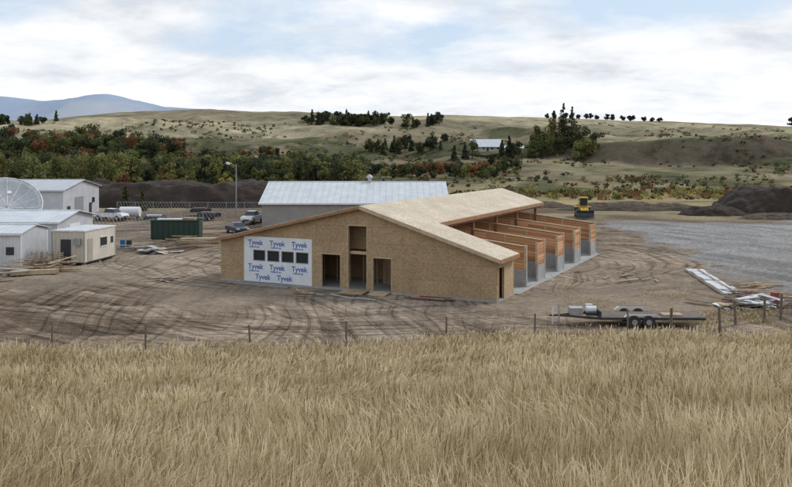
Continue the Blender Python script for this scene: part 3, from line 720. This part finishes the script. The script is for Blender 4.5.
mb.cyl((-.1,1.0,.0),(-.1,1.0,1.0),.045,.045,'white',8);mb.box(2.6,2.66,.1,2.0,.62,.95,'steel')
mb.box(6.4,7.6,.4,1.2,.623,.72,'wood');mb.obj('toolbox_jack_and_winch',e)
# ---------------------------------------------------------------- street lamp
e=empty('street_lamp',(-25.6,136,0))
mb=MB();mb.cyl((0,0,-.1),(0,0,8.3),.11,.07,'grey',10);mb.cyl((0,0,8.1),(-1.0,-.3,8.5),.04,.04,'grey',8);mb.obj('pole',e)
mb=MB();mb.cyl((-.9,-.27,8.44),(-1.55,-.4,8.5),.12,.22,'white',10);mb.cyl((-1.2,-.33,8.3),(-1.2,-.33,8.45),.26,.12,'white',10);mb.obj('lamp_head',e)
mb=MB();mb.cyl((0,0,0),(0,0,7.2),.12,.08,'woodg',8);mb.box(-.8,.8,-.06,.06,6.6,6.72,'woodg');mb.obj('utility_pole',loc=(-62,150,0))
# ---------------------------------------------------------------- fences
def post_wire(name,pts,h,r,k,wires,wr=.010):
    mb=MB();P=[]
    for x,y in pts:
        z=zt(x,y);lx,ly=random.uniform(-.08,.08),random.uniform(-.05,.05)
        mb.cyl((x,y,z-.2),(x+lx,y+ly,z+h*random.uniform(.9,1.1)),r*1.1,r,k,7);P.append((x,y,z))
    for a,b in zip(P[:-1],P[1:]):
        for w in wires:
            mid=((a[0]+b[0])/2,(a[1]+b[1])/2,(a[2]+b[2])/2+w-.05)
            mb.cyl((a[0],a[1],a[2]+w),mid,wr,wr,'wire',4,False);mb.cyl(mid,(b[0],b[1],b[2]+w),wr,wr,'wire',4,False)
    return mb.obj(name)
pts=[(x+random.uniform(-.3,.3),float(edge(np.array(x)))+.9) for x in np.arange(-44,15,5.2)]
post_wire('wire_fence',pts,1.55,.05,'woodg',(.35,.7,1.0,1.35))
pts=[(15.4,47.6),(18.4,48.2),(20.6,51.5),(22.7,52.3),(24.1,53.2),(29,52),(36,51),(44,51)]
post_wire('wooden_post_fence',pts,1.6,.08,'woodg',(.4,.8,1.2))
def chain(name,p0,p1,h,step=3):
    mb=MB();p0=Vector(p0);p1=Vector(p1);n=max(1,int((p1-p0).length/step))
    for i in range(n+1):
        p=p0.lerp(p1,i/n);mb.cyl((p.x,p.y,-.1),(p.x,p.y,h),.04,.04,'galv',6)
    mb.cyl((p0.x,p0.y,h-.03),(p1.x,p1.y,h-.03),.025,.025,'galv',5,False);mb.cyl((p0.x,p0.y,.1),(p1.x,p1.y,.1),.02,.02,'galv',5,False)
    d=(p1-p0);L=d.length
    for i in range(int(L/.5)):
        a=p0+d*(i*.5/L);b=p0+d*min(1,(i*.5+1.)/L)
        mb.cyl((a.x,a.y,.1),(b.x,b.y,h-.05),.008,.008,'galv',3,False);mb.cyl((b.x,b.y,.1),(a.x,a.y,h-.05),.008,.008,'galv',3,False)
    mb.obj(name)
chain('chain_link_fence',(-48,116,0),(-24,119,0),1.9)
chain('chain_link_fence',(-47,143,0),(-19,141,0),1.9)
chain('chain_link_fence',(-34,85,0),(-30,112,0),1.9)
# ---------------------------------------------------------------- soil mounds
def mound(name,cx,cy,rx,ry,h,seed,k='soil'):
    n=110;u=np.linspace(-1.15,1.15,n);A,B=np.meshgrid(u,u)
    e=np.sqrt(A**2+B**2)+(fbm(A*2.6*max(1,rx/12)+seed,B*2.6,4,seed)-.5)*.35
    z=h*np.clip((1-e)*2.6,0,1)**.7*(.72+.5*fbm(A*3.2*rx/12,B*2.6+seed,4,seed+3))+(fbm(A*14*rx/12,B*9,3,seed+9)-.5)*.45*(e<.92)-.08*(e>=1)-.05
    v=np.stack([A*rx,B*ry,z],-1).reshape(-1,3)
    mb=MB();mb.v=[tuple(p) for p in v]
    for i in range(n-1):
        for j in range(n-1): a=i*n+j;mb.f.append((a,a+1,a+n+1,a+n));mb.m.append(mb.mi(k))
    return mb.obj(name,loc=(cx,cy,0),smooth=True)
mound('soil_berm',-40,163,29,8,4.3,1);mound('soil_mound',-64,172,12,7,4.4,8)
mound('soil_mound',69,147,14.5,8,4.3,3);mound('soil_mound',52,139,5.5,3,1.3,4);mound('soil_mound',90,152,16,8,4.2,5)
mound('soil_berm',42,150,13,3,1.3,6,'soilp');mound('soil_berm',22,158,12,3,1.1,12,'soilp')
mound('soil_mound',60,131,7,2.5,.8,15,'soilp')
# ---------------------------------------------------------------- material stacks & debris
def pile(name,loc,n,L,spread,k,rzm=0,hz=.4,jit=.5,tilt=.04,w=.14):
    mb=MB()
    for i in range(n):
        a=rzm+random.gauss(0,jit);l=L*random.uniform(.5,1);ww=w*random.uniform(.6,1.3);t=.04*random.uniform(.8,1.6)
        c=Vector((random.gauss(0,spread),random.gauss(0,spread*.6),.05+hz*random.random()**1.5))
        d=Vector((math.cos(a),math.sin(a),random.gauss(0,tilt)));s=Vector((-math.sin(a),math.cos(a),0))*ww/2;up=Vector((0,0,t))
        p0=c-d*l/2;p1=c+d*l/2;p0.z=max(p0.z,.02);p1.z=max(p1.z,.02)
        mb.hexa([p0-s,p1-s,p1+s,p0+s,p0-s+up,p1-s+up,p1+s+up,p0+s+up],k if isinstance(k,str) else random.choice(k))
    return mb.obj(name,loc=loc)
def stack(name,loc,rz,nx,nz,L,k='stud',w=.19,t=.09):
    mb=MB()
    for j in range(nz):
        for i in range(nx-random.randint(0,1)*(j==nz-1)*2):
            o=random.uniform(-.15,.15);mb.box(-L/2+o,L/2+o,i*(w+.008),i*(w+.008)+w,.1+j*(t+.004),.1+j*(t+.004)+t,k if isinstance(k,str) else random.choice(k))
    for x in (-L*.35,0,L*.35): mb.box(x-.05,x+.05,-.05,nx*.2,.0,.099,'woodg')
    mb.obj(name,loc=loc,rz=rz)
pile('lumber_pile',(-31.0,74.6,0),50,3.6,1.2,['wood','stud','woodg','wood'],.5,1.0,.6,.1)
pile('lumber_pile',(-33.8,72.0,0),42,3.8,1.5,['wood','tarp','stud','woodg'],.2,.7,.5,.06)
pile('lumber_pile',(-34.0,69.0,0),22,3.2,1.3,['wood','stud','woodg'],.9,.4,.5)
pile('lumber_pile',(-23.4,92.5,0),40,4.2,1.5,['wood','stud','woodg'],.3,.9,.3,.06)
pile('lumber_pile',(-19.5,100,0),30,3.5,1.4,['wood','woodg','stud'],.1,.6,.3)
pile('lumber_pile',(-27.0,90.0,0),20,3.5,1.2,['wood','woodg','tarp'],.2,.5,.4)
stack('lumber_stack',(-22.0,95.5,0),.25,6,6,4.2,['stud','wood'])
stack('lumber_stack',(-30.5,71.5,0),.35,5,4,3.6,['stud','wood'])
stack('lumber_stack',(-36.8,73.5,0),.1,6,5,3.6,['wood','woodg'])
stack('lumber_stack',(-16.5,104,0),.15,6,5,4.2,['stud','wood'])
pile('scrap_panel_pile',(-24.6,87.5,0),20,1.9,1.0,['tarp','galv','tarp','wood','woodg'],.3,.5,.6,.12,.6)
pile('scrap_panel_pile',(23.6,57.4,0),34,1.8,1.3,['tarp','white','wood','galv','woodg'],.1,.6,.9,.12,.4)
pile('lumber_pile',(25.5,59.5,0),32,3.0,1.4,['wood','stud','wood','red','woodg'],-.2,.7,.5,.08)
pile('lumber_pile',(-19.0,68.5,0),6,2.4,.8,['stud','woodg'],.3,.15,.5)
pile('lumber_pile',(2.4,59.7,0),7,3.4,.8,['red','wood','woodg'],U,.10,.06,.01)
pile('lumber_pile',(-6.5,62.6,0),6,2.0,.6,['wood','stud','woodg'],U,.12,.5,.01)
pile('lumber_pile',(28,66,0),10,2.4,1.1,['wood','stud'],.3,.2,.5)
pile('lumber_pile',(19.5,70,0),8,2.8,1.2,['wood','stud','woodg'],.9,.15,.5)
for (x,y,k) in ((25.9,58.0,'red'),(-29.6,92,'tarpb'),(-28.8,91.6,'steel')):
    mb=MB();mb.cyl((0,0,0),(0,0,.88),.29,.29,k,16)
    for z in (.02,.3,.58,.84): mb.cyl((0,0,z),(0,0,z+.03),.305,.305,k,16)
    mb.obj('steel_drum',loc=(x,y,0))
e=empty('stacked_white_sheets',(24.6,61.8,0),math.radians(-7))
mb=MB()
for i in range(8):
    mb.box(-.65+random.uniform(-.1,.1),.65+random.uniform(-.1,.1),i*1.62,i*1.62+1.45+random.uniform(-.1,.12),.02,.12+random.uniform(0,.10),'tarp')
mb.box(-.8,-.76,0,13,.0,.1,'wood');mb.box(.1,.2,.5,12,.23,.28,'wood');mb.obj('sheets',e)
e=empty('leaning_pallets',(-31.6,76.5,0),.1)
mb=MB()
for j in range(3):
    ox=j*.95-1.2
    for i in range(7):
        z=.1+i*.19;mb.hexa([(ox,-.5+z*.25,z),(ox+.9,-.5+z*.25,z),(ox+.9,-.47+z*.25,z),(ox,-.47+z*.25,z),(ox,-.5+(z+.1)*.25,z+.1),(ox+.9,-.5+(z+.1)*.25,z+.1),(ox+.9,-.47+(z+.1)*.25,z+.1),(ox,-.47+(z+.1)*.25,z+.1)],'wood')
    for xx in (ox,ox+.42,ox+.84): mb.hexa([(xx,-.46,.0),(xx+.06,-.46,.0),(xx+.06,-.36,.0),(xx,-.36,.0),(xx,-.1,1.45),(xx+.06,-.1,1.45),(xx+.06,0,1.45),(xx,0,1.45)],'woodg')
mb.obj('pallets',e)
e=empty('extension_ladder',(7.0,58.8,0),U)
mb=MB();mb.box(-21.5,-16.4,-1.25,-1.19,.05,.13,'galv');mb.box(-21.5,-16.4,-.8,-.74,.05,.13,'galv')
for x in np.arange(-21.3,-16.4,.3): mb.box(x,x+.04,-1.19,-.8,.07,.11,'galv')
mb.obj('rails_and_rungs',e)
mb=MB();pp=[(7-.9*a-.436*o,58.8+.436*a-.9*o,.04) for a,o in ((15.6,1.2),(15,1.9),(14.2,2.3),(13,2.5),(12,2.2),(11,2.5),(10,2.9),(9,2.6),(8,2.9))]
for a,b in zip(pp[:-1],pp[1:]): mb.cyl(a,b,.035,.035,'tarp',6)
mb.obj('plastic_pipe')
e=empty('entry_ramp',(7.0,58.8,0),U);mb=MB()
mb.slopey(-12.0,-10.0,-1.3,-.04,.0,.12,.03,'wood');mb.slopey(-9.6,-8.2,-1.1,-.04,.0,.12,.03,'stud');mb.obj('ramp_boards',e)
e=empty('storage_tank',(-41,131,0));mb=MB();mb.cyl((-1.5,0,1.1),(1.5,0,1.1),.75,.75,'white',16);mb.box(-1.2,-1,-.5,.5,-.1,.5,'steel');mb.box(1,1.2,-.5,.5,-.1,.5,'steel');mb.obj('tank_and_legs',e)
for (lx,ly,rr,kk) in ((-36,121,.2,'tarp'),(-30,128,-.3,'woodg'),(-33,136,.1,'woodg')):
    e=empty('utility_trailer',(lx,ly,0),rr);mb=MB();mb.box(0,3.2,0,1.6,.5,.62,'steel');mb.box(0,3.2,0,.05,.62,1.1,'steel');mb.box(0,3.2,1.55,1.6,.62,1.1,'steel');mb.box(-1.2,0,.75,.85,.5,.6,'steel')
    for y in (-.1,1.7): mb.cyl((1.6,y-.1,.33),(1.6,y+.1,.33),.33,.33,'black',14)
    mb.box(.4,2.4,.2,1.4,.62,1.3,kk);mb.obj('bed_and_wheels',e)
# ---------------------------------------------------------------- tall grass (hair curves)
def grass(name,n,samp,hmul,seed,dens_r=1.):
    r=np.random.default_rng(seed)
    X,Y=samp(n,r);n=len(X)
    Z=zf(X,Y)
    cl=fbm(X/2.4,Y/2.4,3,91);big=fbm(X/9,Y/5,3,95)
    tall=(r.random(n)<.16)
    h=(.42+.36*cl+.36*big)*(.58+.42*r.random(n)+.50*tall)*hmul
    npt=6;t=np.linspace(0,1,npt)
    wind=np.stack([.06+.6*(fbm(X/5,Y/5,2,97)-.5),.2*(fbm(X/5,Y/5,2,98)-.5)],-1)
    lean=(wind+r.normal(size=(n,2))*np.where(tall,.13,.21)[:,None])*h[:,None]*1.1
    T=t[None,:]
    P=np.zeros((n,npt,3))
    curve=T**(1.3+1.6*r.random(n))[:,None]
    P[:,:,0]=X[:,None]+lean[:,0:1]*curve;P[:,:,1]=Y[:,None]+lean[:,1:2]*curve
    droop=.12+.25*tall*r.random(n)
    P[:,:,2]=Z[:,None]-.03+h[:,None]*(T-droop[:,None]*T**4*np.minimum(1,(np.hypot(lean[:,0],lean[:,1])/h*3))[:,None])
    r0=np.maximum(.0009,.00019*Y)*(.6+.7*r.random(n))*dens_r
    head=tall|(r.random(n)<.08)
    prof=np.where(head[:,None],np.array([1,.8,.6,.6,2.6,.5])[None],np.array([1.2,1.1,.95,.75,.5,.12])[None])
    R=r0[:,None]*prof
    cu=bpy.data.hair_curves.new(name);cu.add_curves([npt]*n)
    cu.attributes['position'].data.foreach_set('vector',P.astype(np.float32).ravel())
    ra=cu.attributes.get('radius') or cu.attributes.new('radius','FLOAT','POINT')
    ra.data.foreach_set('value',R.astype(np.float32).ravel())
    m,nt,b=newmat(name+'_straw');nt.nodes.remove(b)
    hi=N(nt,'ShaderNodeHairInfo');geo=N(nt,'ShaderNodeNewGeometry')
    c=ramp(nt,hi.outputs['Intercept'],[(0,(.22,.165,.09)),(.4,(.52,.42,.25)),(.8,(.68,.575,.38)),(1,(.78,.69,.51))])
    c=mul(nt,c,ramp(nt,hi.outputs['Random'],[(0,(.36,.31,.25)),(.3,(.84,.80,.72)),(.8,(1.06,1.06,1.05)),(1,(1.25,1.27,1.30))]))
    pn=noise(nt,geo.outputs['Position'],.28,3,.6)
    c=mul(nt,c,ramp(nt,pn,[(.3,(.70,.65,.57)),(.55,(1,1,1)),(.7,(1.1,1.1,1.08))]))
    pn2=noise(nt,geo.outputs['Position'],1.1,2,.6)
    c=mul(nt,c,ramp(nt,pn2,[(.35,(.82,.79,.74)),(.6,(1.04,1.04,1.04))]))
    d=N(nt,'ShaderNodeBsdfDiffuse');tr=N(nt,'ShaderNodeBsdfTranslucent');mx=N(nt,'ShaderNodeMixShader');mx.inputs[0].default_value=.35
    nt.links.new(c,d.inputs[0]);nt.links.new(c,tr.inputs[0]);nt.links.new(d.outputs[0],mx.inputs[1]);nt.links.new(tr.outputs[0],mx.inputs[2])
    nt.links.new(mx.outputs[0],nt.nodes['Material Output'].inputs[0])
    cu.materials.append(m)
    o=bpy.data.objects.new(name,cu);COL.objects.link(o);return o
def samp_field(n,r):
    y0,y1=3.2,50.
    u=r.random(n);p=.45;Y=(y0**p+u*(y1**p-y0**p))**(1/p)
    X=(r.random(n)*2-1)*(.57*Y+1.5)
    e=edge(X)
    k=(Y<e+(fbm(X/2.0,X*0,3,191)-.5)*2.2+r.normal(size=n)*.3)&(r.random(n)<1-.5*(fbm(X/2.2,Y/2.2,2,93)<.38))
    return X[k],Y[k]
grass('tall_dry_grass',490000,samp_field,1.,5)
def samp_edge(n,r):
    X=r.random(n)*70-25;Y=edge(X)+np.abs(r.normal(size=n))*2.0
    k=fbm(X/2,Y/1.2,3,33)>.5
    X2=18+r.random(n//2)*22;Y2=50+r.random(n//2)*6;k2=fbm(X2/1.5,Y2/1.5,3,35)>.5
    X3=r.random(n//2)*30+8;Y3=52+r.random(n//2)*14;k3=fbm(X3/2,Y3/2,3,37)>.62
    return np.concatenate([X[k],X2[k2],X3[k3]]),np.concatenate([Y[k],Y2[k2],Y3[k3]])
grass('fence_line_weeds',15000,samp_edge,.42,6,.7)
# ---------------------------------------------------------------- sky
el=math.radians(42);az=math.radians(62)
W=bpy.data.worlds.new('World');S.world=W;W.use_nodes=True;nt=W.node_tree
bg=nt.nodes['Background'];out=nt.nodes['World Output']
sk=N(nt,'ShaderNodeTexSky');sk.sky_type='NISHITA';sk.sun_disc=False;sk.sun_elevation=el;sk.sun_rotation=az
nt.links.new(sk.outputs[0],bg.inputs[0]);bg.inputs[1].default_value=.12
tc=N(nt,'ShaderNodeTexCoord');sp=N(nt,'ShaderNodeSeparateXYZ');nt.links.new(tc.outputs['Generated'],sp.inputs[0])
zz=mathn(nt,'ADD',mathn(nt,'MAXIMUM',sp.outputs[2],0.),.20)
cb=N(nt,'ShaderNodeCombineXYZ');nt.links.new(mathn(nt,'DIVIDE',sp.outputs[0],zz),cb.inputs[0]);nt.links.new(mathn(nt,'DIVIDE',sp.outputs[1],zz),cb.inputs[1]);cb.inputs[2].default_value=5.3
n1=noise(nt,cb.outputs[0],1.35,7,.56,.15)
hor=mathn(nt,'MULTIPLY',ramp(nt,sp.outputs[2],[(.02,1.),(.16,0.)]),.20)
cov=ramp(nt,mathn(nt,'ADD',n1,hor),[(.42,0.),(.58,1.)])
n2=noise(nt,cb.outputs[0],2.3,6,.6,.2)
cc=ramp(nt,mathn(nt,'ADD',n2,mathn(nt,'MULTIPLY',hor,.35)),[(.36,(.66,.70,.76)),(.50,(.84,.865,.90)),(.64,(.97,.975,.985))])
bg2=N(nt,'ShaderNodeBackground');nt.links.new(cc,bg2.inputs[0]);bg2.inputs[1].default_value=1.08
bg3=N(nt,'ShaderNodeBackground');bg3.inputs[0].default_value=(.60,.72,.87,1);bg3.inputs[1].default_value=1.1
mxa=N(nt,'ShaderNodeMixShader');mxa.inputs[0].default_value=.8;nt.links.new(bg.outputs[0],mxa.inputs[1]);nt.links.new(bg3.outputs[0],mxa.inputs[2])
mx=N(nt,'ShaderNodeMixShader');nt.links.new(cov,mx.inputs[0]);nt.links.new(mxa.outputs[0],mx.inputs[1]);nt.links.new(bg2.outputs[0],mx.inputs[2]);nt.links.new(mx.outputs[0],out.inputs[0])
L=bpy.data.lights.new('sun','SUN');L.energy=2.1;L.angle=math.radians(16);L.color=(1,.95,.88)
lo=bpy.data.objects.new('sun',L);COL.objects.link(lo)
sd=Vector((math.sin(az)*math.cos(el),math.cos(az)*math.cos(el),math.sin(el)))
lo.rotation_euler=sd.to_track_quat('Z','Y').to_euler();lo.location=(60,60,80)
# ---------------------------------------------------------------- camera
cam=bpy.data.cameras.new('camera');co=bpy.data.objects.new('camera',cam);COL.objects.link(co)
co.location=(0,0,H);co.rotation_euler=(math.radians(90),0,0)
cam.sensor_width=36;cam.lens=849/792*36;cam.shift_y=-93.5/792;cam.clip_end=20000;cam.clip_start=.1
S.camera=co
S.view_settings.view_transform='Standard';S.view_settings.look='None';S.view_settings.exposure=0
